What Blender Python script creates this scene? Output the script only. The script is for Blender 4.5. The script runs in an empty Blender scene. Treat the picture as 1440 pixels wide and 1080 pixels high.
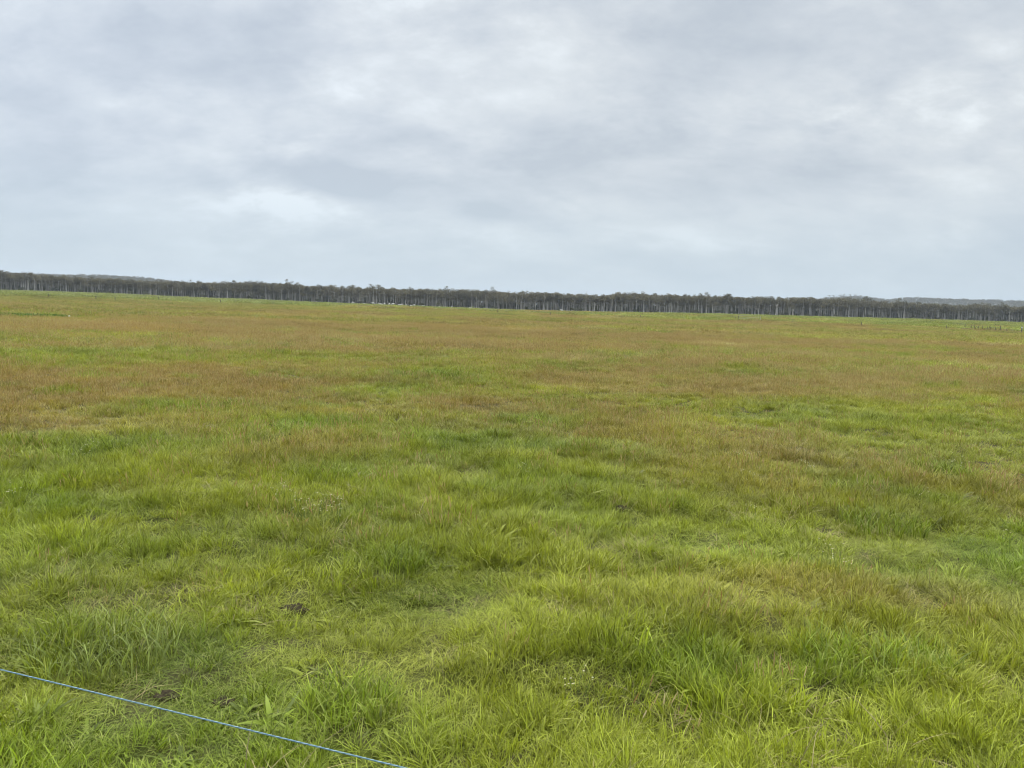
import bpy, bmesh, math, random
import numpy as np
from mathutils import Vector, Matrix

random.seed(7)
rng = np.random.default_rng(11)
scene = bpy.context.scene
COL = scene.collection

# ------------------------------------------------------------------ camera maths (photograph pixels 1440 x 1080)
F, CX, CY = 1060.0, 720.0, 540.0
EYE = 1.75
SLOPE = 0.0323
ROLL = math.atan(SLOPE)
HORIZON = 430.5
PITCH = math.atan((CY - HORIZON) * math.cos(ROLL) / F)
X0 = np.array((1.0, 0, 0)); FW = np.array((0, math.cos(PITCH), -math.sin(PITCH))); U0 = np.array((0, math.sin(PITCH), math.cos(PITCH)))
RT = math.cos(ROLL) * X0 + math.sin(ROLL) * U0
UP = -math.sin(ROLL) * X0 + math.cos(ROLL) * U0


def ray(px, py):
    d = RT * ((px - CX) / F) + UP * ((CY - py) / F) + FW
    return d / np.linalg.norm(d)


def at_dist(px, py, R):
    """point on the ray of a pixel at horizontal distance R"""
    d = ray(px, py)
    k = R / math.hypot(d[0], d[1])
    return np.array((d[0] * k, d[1] * k, EYE + d[2] * k))


def azim(px, py=None):
    d = ray(px, HORIZON + SLOPE * (px - CX) if py is None else py)
    return math.atan2(d[0], d[1])


# ------------------------------------------------------------------ noise
def _hash(ix, iy, seed):
    with np.errstate(over='ignore'):
        n = ix.astype(np.uint32) * np.uint32(374761393) + iy.astype(np.uint32) * np.uint32(668265263) + np.uint32((seed * 974711 + 12345) & 0xffffffff)
        n = (n ^ (n >> np.uint32(13))) * np.uint32(1274126177)
        n = (n ^ (n >> np.uint32(15))) * np.uint32(2246822519)
        n = n ^ (n >> np.uint32(16))
    return n.astype(np.float64) / 4294967295.0


def vnoise(x, y, seed=0):
    x = np.asarray(x, float); y = np.asarray(y, float)
    xi = np.floor(x); yi = np.floor(y)
    fx = x - xi; fy = y - yi
    fx = fx * fx * fx * (fx * (fx * 6 - 15) + 10); fy = fy * fy * fy * (fy * (fy * 6 - 15) + 10)
    xi = xi.astype(np.int64); yi = yi.astype(np.int64)
    a = _hash(xi, yi, seed); b = _hash(xi + 1, yi, seed); c = _hash(xi, yi + 1, seed); d = _hash(xi + 1, yi + 1, seed)
    return (a * (1 - fx) + b * fx) * (1 - fy) + (c * (1 - fx) + d * fx) * fy


def fbm(x, y, seed=0, octv=3, gain=0.5):
    s = 0; a = 1; t = 0
    for k in range(octv):
        f = 2.03 ** k
        ca, sa = math.cos(0.7 * k + seed), math.sin(0.7 * k + seed)
        s = s + a * vnoise((x * ca - y * sa) * f, (x * sa + y * ca) * f, seed + 17 * k); t += a; a *= gain
    return s / t


def sstep(a, b, x):
    t = np.clip((x - a) / (b - a), 0, 1)
    return t * t * (3 - 2 * t)


# ------------------------------------------------------------------ the edge of the woodland, read as angles round the camera
BASE_PX = [(-200, 402), (0, 408.5), (90, 411), (180, 414.3), (240, 417.5), (300, 420), (360, 422), (480, 426.8), (540, 429), (600, 431.5), (720, 436), (780, 437.5),
           (840, 439), (900, 440), (960, 441), (1000, 441.6), (1080, 443.8), (1200, 447), (1300, 449.8), (1340, 451), (1400, 452.8), (1440, 454.3), (1640, 460)]
TOP_PX = [(-200, 378), (0, 385), (50, 387.5), (100, 391), (150, 393), (240, 395.5), (300, 397), (360, 396), (400, 398), (440, 400.5), (480, 402.5), (540, 402.8), (600, 405), (660, 405),
          (720, 408.5), (780, 409.5), (820, 412), (850, 413), (870, 409), (900, 411), (960, 412.5), (1000, 414.5), (1050, 416), (1080, 417), (1130, 418), (1200, 421), (1250, 425.5),
          (1300, 427.5), (1350, 430), (1380, 429.5), (1440, 434.5), (1640, 440)]
R_PX = [(-200, 600), (0, 600), (360, 540), (720, 520), (870, 490), (1080, 540), (1440, 620), (1640, 620)]


def tab(t, x):
    return float(np.interp(x, [a for a, b in t], [b for a, b in t]))


_E = []
for px in range(-200, 1641, 20):
    R = tab(R_PX, px)
    _E.append((azim(px), R, at_dist(px, tab(BASE_PX, px), R)[2]))
E_AZ = np.array([e[0] for e in _E]); E_R = np.array([e[1] for e in _E]); E_Z = np.array([e[2] for e in _E])


def height(x, y):
    x = np.asarray(x, float); y = np.asarray(y, float)
    r = np.hypot(x, y); az = np.arctan2(x, y)
    R = np.interp(az, E_AZ, E_R); ze = np.interp(az, E_AZ, E_Z)
    z = ze * sstep(0.12, 1.0, r / R)
    near = sstep(1.0, 3.0, r)
    far = 1 - sstep(250, 420, r)
    z = z + near * (0.07 * (fbm(x / 0.4, y / 0.33, 4, 2) - 0.5) * (1 - sstep(15, 40, r)) + 0.06 * (fbm(x / 0.9, y / 0.7, 3, 2) - 0.5) * (1 - sstep(40, 90, r)) + 0.09 * (fbm(x / 3.7, y / 3.0, 5, 2) - 0.5))
    z = z + (0.45 * (vnoise(x / 31, y / 24, 8) - 0.5) * sstep(8, 40, r) + 0.75 * (vnoise(x / 90, y / 55, 9) - 0.5) * sstep(40, 140, r)) * far
    z = z + (0.35 * (vnoise(x / 40, y / 30, 19) - 0.5)) * (1 - far) * (1 - sstep(0.9, 1.0, r / R))
    for (fx, fy, rad, d) in DIPS:
        q = ((x - fx) ** 2 + (y - fy) ** 2) / rad ** 2
        z = z + d * np.exp(-q)
    return z


DIPS = []


def ground_at(px, py):
    """where the ray of a pixel meets the ground"""
    d = ray(px, py)
    hx = math.hypot(d[0], d[1])
    t = 1.0
    while t < 900:
        p = np.array((0, 0, EYE)) + d * (t / hx)
        if p[2] <= float(height(p[0], p[1])):
            break
        t *= 1.004
    return p[0], p[1], float(height(p[0], p[1]))


for (px, py, rad, d) in [(300, 965, 0.8, -0.10), (640, 850, 0.7, -0.06), (860, 985, 0.5, -0.09), (980, 990, 0.45, -0.09), (1290, 775, 1.6, -0.10),
                         (970, 900, 0.45, 0.12), (130, 880, 0.6, 0.11), (1200, 905, 0.5, 0.09), (480, 960, 0.4, 0.08), (1230, 730, 0.9, 0.10), (790, 930, .4, .06)]:
    gx, gy, gz = ground_at(px, py)
    DIPS.append((gx, gy, rad, d * (0.25 if d > 0 else 0.5)))


# ------------------------------------------------------------------ what grows where
def gauss(x, y, c, rx, ry=None):
    ry = ry or rx
    return np.exp(-(((x - c[0]) / rx) ** 2 + ((y - c[1]) / ry) ** 2))


FEAT_SHORT = [(ground_at(300, 960), 0.75, 0.6), (ground_at(640, 850), 0.6, 0.45), (ground_at(1300, 772), 1.3, 0.8), (ground_at(590, 850), 0.5, .3),
              (ground_at(500, 880), .5, .4)]
FEAT_TALL = [(ground_at(130, 905), 0.6, 0.4), (ground_at(480, 1000), 0.4, 0.3), (ground_at(960, 930), 0.6, 0.4), (ground_at(1200, 930), 0.5, 0.4), (ground_at(1350, 960), 0.5, 0.4),
             (ground_at(40, 1050), 0.5, 0.4), (ground_at(1000, 1060), 0.5, 0.3), (ground_at(1220, 740), 1.1, 0.6), (ground_at(570, 795), 0.5, 0.4), (ground_at(820, 800), .7, .4), (ground_at(760, 900), .5, .4)]
FEAT_DARK = [(ground_at(130, 910), 0.6, 0.35), (ground_at(570, 798), 0.4, 0.3), (ground_at(970, 950), 0.5, 0.3), (ground_at(430, 603), 1.4, 0.9), (ground_at(615, 530), 1.8, 1.6), (ground_at(565, 550), 1.5, 1.2),
             (ground_at(280, 578), 1.5, 0.9), (ground_at(110, 500), 3.0, 2.0), (ground_at(25, 446), 8.0, 5.0), (ground_at(1250, 595), 1.6, 0.8), (ground_at(660, 625), 1.5, .8), (ground_at(120, 635), 1.6, .7),
             (ground_at(750, 598), 1.0, .7), (ground_at(1065, 527), 2.0, 1.4), (ground_at(1250, 503), 4.0, 2.4)]
FEAT_BROWN = [(ground_at(230, 545), 6.0, 4.0), (ground_at(1130, 820), .5, .25), (ground_at(1060, 620), 1.6, 1.2), (ground_at(1380, 510), 8, 5), (ground_at(420, 540), 4, 4), (ground_at(1010, 515), 7, 5),
              (ground_at(1220, 850), .4, .2), (ground_at(880, 795), .6, .4), (ground_at(100, 800), .9, .5)]

C_LUSH = np.array((0.172, 0.226, 0.021)); C_YELL = np.array((0.230, 0.256, 0.026)); C_DARK = np.array((0.105, 0.162, 0.018)); C_GREY = np.array((0.190, 0.228, 0.055))
C_BROWN = np.array((0.245, 0.170, 0.052)); C_OLIVE = np.array((0.212, 0.205, 0.030)); C_STRAW = np.array((0.325, 0.265, 0.125)); C_RED = np.array((0.218, 0.122, 0.050)); C_PALE = np.array((0.190, 0.205, 0.075))


def mix(a, b, t):
    return a * (1 - t[:, None]) + b * t[:, None]


def field(x, y):
    x = np.asarray(x, float); y = np.asarray(y, float)
    r = np.hypot(x, y); az = np.arctan2(x, y)
    # sward height
    hm = 0.52 + 0.62 * (fbm(x / 0.95, y / 0.75, 21, 3) - 0.22) + 0.65 * (fbm(x / 0.42, y / 0.36, 23, 2) - 0.5)
    hm = hm + 0.35 * (fbm(x / 4.0, y / 3.2, 22, 2) - 0.5)
    sh = np.zeros_like(x)
    for c, rx, ry in FEAT_SHORT: sh = np.maximum(sh, gauss(x, y, c, rx, ry))
    tl = np.zeros_like(x)
    for c, rx, ry in FEAT_TALL: tl = np.maximum(tl, gauss(x, y, c, rx, ry))
    hm = np.clip(hm + 0.12 * tl, 0.35, 1.3) * (1 - 0.5 * sh)
    # share of brown seeding grass
    rad = np.interp(r, [0, 4, 7, 9.5, 13, 17, 30, 60, 120, 200, 330, 600], [0.0, 0.08, 0.14, 0.24, 0.40, 0.55, 0.62, 0.58, 0.52, 0.46, 0.42, 0.36])
    n1 = fbm(x / 2.2, y / 1.7, 31, 3); n2 = fbm(x / 9.0, y / 6.5, 32, 3); n3 = fbm(x / 42.0, y / 30.0, 33, 3)
    b = rad + 0.75 * (n1 - 0.5) * (1 - sstep(30, 120, r)) + 0.9 * (n2 - 0.5) * sstep(3, 12, r) + 1.8 * (n3 - 0.5) * sstep(25, 90, r) + 1.5 * (fbm(x / 19.0, y / 9.0, 34, 3) - 0.5) * sstep(28, 70, r)
    b = b + 0.07 * sstep(3, 8, r) * (1 - sstep(11, 16, r)) - 0.06 * sstep(0.0, 0.5, az) * sstep(4, 20, r)
    for c, rx, ry in FEAT_BROWN: b = b + 0.16 * gauss(x, y, c, rx, ry)
    dk = np.zeros_like(x)
    for c, rx, ry in FEAT_DARK: dk = np.maximum(dk, gauss(x, y, c, rx, ry))
    dk = np.maximum(dk, 0.9 * sstep(0.70, 0.82, fbm(x / 1.7, y / 1.3, 41, 2)) * sstep(4, 9, r) * (1 - sstep(60, 90, r)))
    dk = np.maximum(dk, 0.9 * sstep(0.62, 0.72, fbm(x / 13, y / 10, 43, 2)) * sstep(40, 80, r))
    # the greener slope at the far left
    gl = sstep(-0.18, -0.36, az) * sstep(70, 140, r)
    b = b - 0.6 * gl - 0.22 * sstep(0.25, 0.45, az) * sstep(120, 220, r)
    b = np.clip(b, 0, 1) * (1 - 0.85 * dk) * (1 - 0.7 * sh)
    b = sstep(0.05, 0.95, b)
    g = mix(C_LUSH[None], C_YELL[None], sstep(0.3, 0.7, fbm(x / 1.6, y / 1.2, 51, 3) + 0.08))
    g = mix(g, C_GREY[None], 0.35 * sstep(0.55, 0.72, fbm(x / 2.4, y / 1.9, 54, 2)))
    g = mix(g, C_DARK[None], np.clip(dk * 0.5 + 0.4 * sstep(0.62, 0.8, fbm(x / 0.8, y / 0.6, 52, 2)), 0, 1))
    g = mix(g, C_PALE[None], 0.6 * gl)
    g = mix(g, C_OLIVE[None], 0.42 * sstep(5, 18, r) * (1 - sstep(110, 200, r)))
    br = mix(C_OLIVE[None], C_BROWN[None], sstep(0.25, 0.75, n2 * 0.6 + b * 0.45))
    br = mix(br, C_STRAW[None], 0.75 * sstep(0.47, 0.68, fbm(x / 5.5, y / 4.0, 61, 3)) * sstep(9, 30, r))
    br = mix(br, C_RED[None], 0.75 * sstep(0.54, 0.68, fbm(x / 17.0, y / 11.0, 62, 2)) * sstep(60, 150, r))
    col = mix(g, br, b * 0.9)
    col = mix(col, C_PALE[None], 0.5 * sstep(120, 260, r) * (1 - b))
    # patches of paler and deeper coloured growth
    pv = 0.55 * fbm(x / 0.8, y / 0.55, 91, 2) * (1 - sstep(20, 50, r)) + 0.45 * fbm(x / 3.2, y / 2.0, 92, 2) + 0.55 * sstep(20, 50, r) * fbm(x / 14.0, y / 7.0, 93, 3)
    col = col * (1 + np.where(r > 30, 1.5, 0.75) * (pv - 0.5))[:, None].clip(0.65, 1.4)
    hm = hm * (1 + 0.25 * dk)
    return dict(h=hm, b=b, short=sh, dark=dk, col=col, tall=tl)


# ------------------------------------------------------------------ helpers for objects and materials
def new_mat(name):
    m = bpy.data.materials.new(name); m.use_nodes = True
    m.node_tree.nodes.clear()
    return m, m.node_tree.nodes, m.node_tree.links


def mesh_np(name, V, Fs, mat=None, smooth=False, attrs=None):
    me = bpy.data.meshes.new(name)
    V = np.asarray(V, float)
    me.vertices.add(len(V)); me.vertices.foreach_set('co', V.astype(np.float32).ravel())
    if len(Fs):
        loops = [i for f in Fs for i in f]
        me.loops.add(len(loops)); me.loops.foreach_set('vertex_index', np.array(loops, np.int32))
        ls = np.array([len(f) for f in Fs], np.int32)
        st = np.concatenate(([0], np.cumsum(ls)[:-1])).astype(np.int32)
        me.polygons.add(len(Fs)); me.polygons.foreach_set('loop_start', st)
    for k, (t, A) in (attrs or {}).items():
        a = me.attributes.new(k, t, 'POINT')
        a.data.foreach_set('vector' if t == 'FLOAT_VECTOR' else 'value', np.asarray(A).astype(np.int32 if t == 'INT' else np.float32).ravel())
    me.update(calc_edges=True)
    if smooth: me.polygons.foreach_set('use_smooth', np.ones(len(Fs), bool))
    if mat: me.materials.append(mat)
    return me


def link(name, me, parent=None):
    o = bpy.data.objects.new(name, me); COL.objects.link(o)
    if parent: o.parent = parent
    return o


def tag(o, label=None, cat=None, group=None, kind=None):
    if label: o['label'] = label
    if cat: o['category'] = cat
    if group: o['group'] = group
    if kind: o['kind'] = kind
    return o


def empty(name, loc, rz=0.0):
    o = bpy.data.objects.new(name, None); COL.objects.link(o)
    o.location = loc; o.rotation_euler = (0, 0, rz); o.empty_display_size = 0.3
    return o


class MB:
    """collects tubes, boxes and leaves as one mesh"""
    def __init__(self): self.V = []; self.F = []

    def tube(self, pts, rads, n=6, cap=True, twist=0.0):
        b0 = len(self.V)
        pts = [np.array(p, float) for p in pts]
        for i, p in enumerate(pts):
            t = pts[min(i + 1, len(pts) - 1)] - pts[max(i - 1, 0)]
            t /= (np.linalg.norm(t) + 1e-9)
            a = np.array((0, 0, 1.0)) if abs(t[2]) < 0.9 else np.array((1.0, 0, 0))
            s = np.cross(t, a); s /= np.linalg.norm(s); q = np.cross(t, s)
            for k in range(n):
                an = 2 * math.pi * k / n + twist * i
                self.V.append(p + rads[i] * (math.cos(an) * s + math.sin(an) * q))
        for i in range(len(pts) - 1):
            for k in range(n):
                self.F.append((b0 + i * n + k, b0 + i * n + (k + 1) % n, b0 + (i + 1) * n + (k + 1) % n, b0 + (i + 1) * n + k))
        if cap:
            self.F.append(tuple(b0 + k for k in range(n)))
            self.F.append(tuple(b0 + (len(pts) - 1) * n + k for k in reversed(range(n))))

    def quad(self, a, b, c, d):
        i = len(self.V); self.V += [np.array(a, float), np.array(b, float), np.array(c, float), np.array(d, float)]; self.F.append((i, i + 1, i + 2, i + 3))

    def mesh(self, name, mat, smooth=False): return mesh_np(name, np.array(self.V), self.F, mat, smooth)


# ------------------------------------------------------------------ materials
def N(nodes, t, **kw):
    n = nodes.new(t)
    for k, v in kw.items():
        if k == 'inp':
            for kk, vv in v.items(): n.inputs[kk].default_value = vv
        else: setattr(n, k, v)
    return n


def plain(name, col, rough=0.8, scale=8.0, var=0.25, spec=0.3, obj_rand=0.0):
    m, n, l = new_mat(name)
    out = N(n, 'ShaderNodeOutputMaterial'); p = N(n, 'ShaderNodeBsdfPrincipled', inp={'Roughness': rough, 'Specular IOR Level': spec})
    tc = N(n, 'ShaderNodeTexCoord'); ns = N(n, 'ShaderNodeTexNoise', inp={'Scale': scale, 'Detail': 4.0})
    mr = N(n, 'ShaderNodeMapRange', inp={'From Min': 0.25, 'From Max': 0.75, 'To Min': 1 - var, 'To Max': 1 + var})
    vm = N(n, 'ShaderNodeVectorMath', operation='SCALE'); vm.inputs[0].default_value = col
    l.new(tc.outputs['Object'], ns.inputs['Vector']); l.new(ns.outputs['Fac'], mr.inputs['Value'])
    if obj_rand:
        oi = N(n, 'ShaderNodeObjectInfo'); mr2 = N(n, 'ShaderNodeMapRange', inp={'To Min': 1 - obj_rand, 'To Max': 1 + obj_rand})
        mu = N(n, 'ShaderNodeMath', operation='MULTIPLY')
        l.new(oi.outputs['Random'], mr2.inputs['Value']); l.new(mr2.outputs[0], mu.inputs[0]); l.new(mr.outputs[0], mu.inputs[1]); l.new(mu.outputs[0], vm.inputs['Scale'])
    else:
        l.new(mr.outputs[0], vm.inputs['Scale'])
    l.new(vm.outputs[0], p.inputs['Base Color']); l.new(p.outputs[0], out.inputs[0])
    return m


def grass_material():
    m, n, l = new_mat('grass_blades')
    out = N(n, 'ShaderNodeOutputMaterial')
    ti = N(n, 'ShaderNodeAttribute', attribute_type='INSTANCER', attribute_name='tint')
    bl = N(n, 'ShaderNodeAttribute', attribute_type='GEOMETRY', attribute_name='bl')
    oi = N(n, 'ShaderNodeObjectInfo')
    sx = N(n, 'ShaderNodeSeparateXYZ'); l.new(bl.outputs['Vector'], sx.inputs[0])
    # brightness of each blade
    v = N(n, 'ShaderNodeMapRange', inp={'To Min': 0.45, 'To Max': 1.60}); l.new(sx.outputs[0], v.inputs['Value'])
    v2 = N(n, 'ShaderNodeMapRange', inp={'To Min': 0.88, 'To Max': 1.12}); l.new(oi.outputs['Random'], v2.inputs['Value'])
    mu = N(n, 'ShaderNodeMath', operation='MULTIPLY'); l.new(v.outputs[0], mu.inputs[0]); l.new(v2.outputs[0], mu.inputs[1])
    sc = N(n, 'ShaderNodeVectorMath', operation='SCALE'); l.new(ti.outputs['Vector'], sc.inputs[0]); l.new(mu.outputs[0], sc.inputs['Scale'])
    # a few withered blades
    cr = N(n, 'ShaderNodeMapRange', inp={'From Min': 0.87, 'From Max': 0.90}); l.new(sx.outputs[0], cr.inputs['Value'])
    cr2 = N(n, 'ShaderNodeMath', operation='MULTIPLY'); cr2.inputs[1].default_value = 0.5; l.new(cr.outputs[0], cr2.inputs[0])
    dead = N(n, 'ShaderNodeMix', data_type='RGBA'); dead.inputs[7].default_value = (0.27, 0.24, 0.10, 1)
    l.new(cr2.outputs[0], dead.inputs[0]); l.new(sc.outputs[0], dead.inputs[6])
    # seed heads
    sd = N(n, 'ShaderNodeMix', data_type='RGBA'); sd.inputs[6].default_value = (0.250, 0.140, 0.062, 1); sd.inputs[7].default_value = (0.400, 0.320, 0.160, 1)
    l.new(sx.outputs[0], sd.inputs[0])
    fin = N(n, 'ShaderNodeMix', data_type='RGBA'); l.new(sx.outputs[2], fin.inputs[0]); l.new(dead.outputs[2], fin.inputs[6]); l.new(sd.outputs[2], fin.inputs[7])
    p = N(n, 'ShaderNodeBsdfPrincipled', inp={'Roughness': 0.55, 'Specular IOR Level': 0.22}); l.new(fin.outputs[2], p.inputs['Base Color'])
    tr = N(n, 'ShaderNodeBsdfTranslucent')
    g = N(n, 'ShaderNodeVectorMath', operation='MULTIPLY'); g.inputs[1].default_value = (1.3, 1.35, 0.7); l.new(fin.outputs[2], g.inputs[0]); l.new(g.outputs[0], tr.inputs['Color'])
    ms = N(n, 'ShaderNodeMixShader', inp={0: 0.30}); l.new(p.outputs[0], ms.inputs[1]); l.new(tr.outputs[0], ms.inputs[2]); l.new(ms.outputs[0], out.inputs[0])
    return m


def ground_material():
    m, n, l = new_mat('pasture_soil_and_thatch')
    out = N(n, 'ShaderNodeOutputMaterial'); p = N(n, 'ShaderNodeBsdfPrincipled', inp={'Roughness': 0.95, 'Specular IOR Level': 0.1})
    ti = N(n, 'ShaderNodeAttribute', attribute_type='GEOMETRY', attribute_name='tint')
    ge = N(n, 'ShaderNodeNewGeometry')
    n1 = N(n, 'ShaderNodeTexNoise', inp={'Scale': 14.0, 'Detail': 5.0}); n2 = N(n, 'ShaderNodeTexNoise', inp={'Scale': 1.7, 'Detail': 4.0})
    l.new(ge.outputs['Position'], n1.inputs['Vector']); l.new(ge.outputs['Position'], n2.inputs['Vector'])
    mr = N(n, 'ShaderNodeMapRange', inp={'From Min': 0.3, 'From Max': 0.7, 'To Min': 0.5, 'To Max': 1.0}); l.new(n1.outputs[0], mr.inputs['Value'])
    sc = N(n, 'ShaderNodeVectorMath', operation='SCALE'); l.new(ti.outputs['Vector'], sc.inputs[0]); l.new(mr.outputs[0], sc.inputs['Scale'])
    so = N(n, 'ShaderNodeMix', data_type='RGBA'); so.inputs[7].default_value = (0.060, 0.050, 0.024, 1)
    mr2 = N(n, 'ShaderNodeMapRange', inp={'From Min': 0.42, 'From Max': 0.6, 'To Max': 0.75}); l.new(n2.outputs[0], mr2.inputs['Value'])
    l.new(mr2.outputs[0], so.inputs[0]); l.new(sc.outputs[0], so.inputs[6]); l.new(so.outputs[2], p.inputs['Base Color']); l.new(p.outputs[0], out.inputs[0])
    return m


def leaf_material(name, col, col2):
    m, n, l = new_mat(name)
    out = N(n, 'ShaderNodeOutputMaterial'); p = N(n, 'ShaderNodeBsdfPrincipled', inp={'Roughness': 0.6, 'Specular IOR Level': 0.25})
    tc = N(n, 'ShaderNodeTexCoord'); ns = N(n, 'ShaderNodeTexNoise', inp={'Scale': 0.55, 'Detail': 3.0}); oi = N(n, 'ShaderNodeObjectInfo')
    l.new(tc.outputs['Object'], ns.inputs['Vector'])
    ad = N(n, 'ShaderNodeMath', operation='MULTIPLY_ADD', inp={1: 0.6}); l.new(oi.outputs['Random'], ad.inputs[0]); l.new(ns.outputs[0], ad.inputs[2])
    mr = N(n, 'ShaderNodeMapRange', inp={'From Min': 0.4, 'From Max': 1.1}); l.new(ad.outputs[0], mr.inputs['Value'])
    mx = N(n, 'ShaderNodeMix', data_type='RGBA'); mx.inputs[6].default_value = (*col, 1); mx.inputs[7].default_value = (*col2, 1)
    l.new(mr.outputs[0], mx.inputs[0]); l.new(mx.outputs[2], p.inputs['Base Color'])
    tr = N(n, 'ShaderNodeBsdfTranslucent'); l.new(mx.outputs[2], tr.inputs[0])
    ms = N(n, 'ShaderNodeMixShader', inp={0: 0.2}); l.new(p.outputs[0], ms.inputs[1]); l.new(tr.outputs[0], ms.inputs[2]); l.new(ms.outputs[0], out.inputs[0])
    return m


M_GRASS = grass_material()
M_GROUND = ground_material()
M_LEAF = leaf_material('gum_leaves', (0.060, 0.054, 0.028), (0.150, 0.127, 0.066))
M_LEAF2 = leaf_material('shrub_leaves', (0.035, 0.040, 0.018), (0.075, 0.075, 0.032))
M_BARK = plain('pale_gum_bark', (0.40, 0.375, 0.345), 0.85, 0.9, 0.3, obj_rand=0.35)
M_BARKD = plain('grey_gum_bark', (0.24, 0.22, 0.20), 0.9, 0.9, 0.35, obj_rand=0.35)
M_TIMBER = plain('weathered_post_timber', (0.085, 0.072, 0.06), 0.9, 6, 0.3)
M_STEEL = plain('galvanised_wire', (0.33, 0.33, 0.33), 0.45, 3, 0.15)
M_PALE = plain('pale_painted_rails', (0.40, 0.41, 0.39), 0.6, 3, 0.15)
M_COWW = plain('white_coat', (0.52, 0.50, 0.45), 0.9, 2, 0.12)
M_COWD = plain('dark_coat', (0.022, 0.019, 0.018), 0.8, 2, 0.2)
M_COWB = plain('brown_coat', (0.10, 0.062, 0.045), 0.85, 2, 0.2)
M_STONE = plain('pale_stone', (0.5, 0.48, 0.44), 0.9, 4, 0.2)
M_SOIL = plain('dark_moist_soil', (0.034, 0.027, 0.016), 0.95, 60, 0.6, spec=0.03)
M_PETAL = plain('cream_petals', (0.44, 0.42, 0.23), 0.7, 40, 0.1)
M_STEM = plain('flower_stems', (0.10, 0.16, 0.03), 0.7, 20, 0.2)

# ------------------------------------------------------------------ ground: one sheet to the horizon
def build_ground():
    radii = [0.0]
    r = 0.5
    while r < 4200:
        radii.append(r); r *= 1.022 if r < 700 else 1.12
    radii = np.array(radii[1:])
    azs = np.unique(np.concatenate((np.radians(np.concatenate((np.arange(-180, -53, 4.0), np.arange(54, 180, 4.0)))), np.radians(np.arange(-52, 52, 0.4)))))
    azs = azs[azs < math.pi - 1e-6]
    n = len(azs)
    A, Rr = np.meshgrid(azs, radii)
    x = (Rr * np.sin(A)).ravel(); y = (Rr * np.cos(A)).ravel()
    z = height(x, y)
    V = np.column_stack((x, y, z)); V = np.vstack(([0, 0, float(height(0.0, 0.0))], V))
    Fs = []
    for k in range(n):
        Fs.append((0, 1 + (k + 1) % n, 1 + k))
    idx = np.arange(n); nx = (idx + 1) % n
    for i in range(len(radii) - 1):
        b = 1 + i * n
        q = np.column_stack((b + idx, b + nx, b + n + nx, b + n + idx))
        Fs.extend(map(tuple, q.tolist()))
    Fs = [f[::-1] for f in Fs] if False else Fs
    tint = field(V[:, 0], V[:, 1])['col'] * 0.27  # soil and thatch tone, darkened further to paint in shade at the tuft roots
    me = mesh_np('pasture_ground', V, Fs, M_GROUND, True, {'tint': ('FLOAT_VECTOR', tint)})
    me.flip_normals()
    o = link('pasture_ground', me)
    tag(o, kind='structure')


build_ground()

# ------------------------------------------------------------------ grass tufts
def blades(specs, rs):
    """specs: list of dict(n, rad, h, w, splay, arch, seed) -> V, F, bl"""
    V = []; Fs = []; B = []
    for s in specs:
        for i in range(s['n']):
            a = rs.uniform(0, 2 * math.pi); rr = s['rad'] * math.sqrt(rs.uniform(0, 1))
            bx, by = rr * math.cos(a), rr * math.sin(a)
            az = a + rs.normal(0, 0.9) if s.get('out') else rs.uniform(0, 2 * math.pi)
            L = rs.uniform(*s['h']); w = rs.uniform(*s['w'])
            sp = abs(rs.normal(s['splay'], s['splay'] * 0.6)); ar = abs(rs.normal(s['arch'], s['arch'] * 0.5))
            dx, dy = math.cos(az), math.sin(az)
            tw = rs.uniform(-0.9, 0.9)
            sx, sy = -math.sin(az + tw), math.cos(az + tw)
            k = rs.uniform(0, 1)
            seed = rs.uniform() < s.get('seed', 0)
            if seed:
                ts = [0, 0.45, 0.78, 0.80, 0.89, 0.97, 1.0]; ws = [0.35, 0.3, 0.22, 0.7, 1.0, 0.65, 0.1]; kd = [0, 0, 0.6, 1, 1, 1, 1]
                L *= s.get('seedlen', 1.35); sp *= 0.5; ar *= 0.4
            else:
                ts = [0, 0.28, 0.55, 0.8, 1.0]; ws = [0.75, 1.0, 0.9, 0.55, 0.0]; kd = [0] * 5
            b0 = len(V); px = []
            for j, t in enumerate(ts):
                hx = L * (sp * t + ar * t * t); z = L * t * (1 - 0.35 * (sp + ar) * t * t) * 1.0
                z = max(z, -0.02)
                c = (bx + dx * hx, by + dy * hx, z - 0.015 if j == 0 else z)
                hw = 0.5 * w * ws[j]
                if ws[j] == 0:
                    V.append(c); B.append((k, t, kd[j]))
                else:
                    V.append((c[0] - sx * hw, c[1] - sy * hw, c[2])); V.append((c[0] + sx * hw, c[1] + sy * hw, c[2]))
                    B += [(k, t, kd[j])] * 2
            m = len(ts)
            for j in range(m - 1):
                q = b0 + 2 * j
                if j == m - 2 and ws[-1] == 0: Fs.append((q, q + 1, q + 2))
                else: Fs.append((q, q + 1, q + 3, q + 2))
    return np.array(V), Fs, np.array(B)


def variants(prefix, k, specs, seed):
    col = bpy.data.collections.new(prefix)
    for i in range(k):
        rs = np.random.default_rng(seed * 100 + i)
        V, Fs, B = blades(specs, rs)
        me = mesh_np(f'{prefix}_tuft', V, Fs, M_GRASS, True, {'bl': ('FLOAT_VECTOR', B)})
        o = bpy.data.objects.new(f'{prefix}_tuft_{i:02d}', me); col.objects.link(o)
    return col


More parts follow.
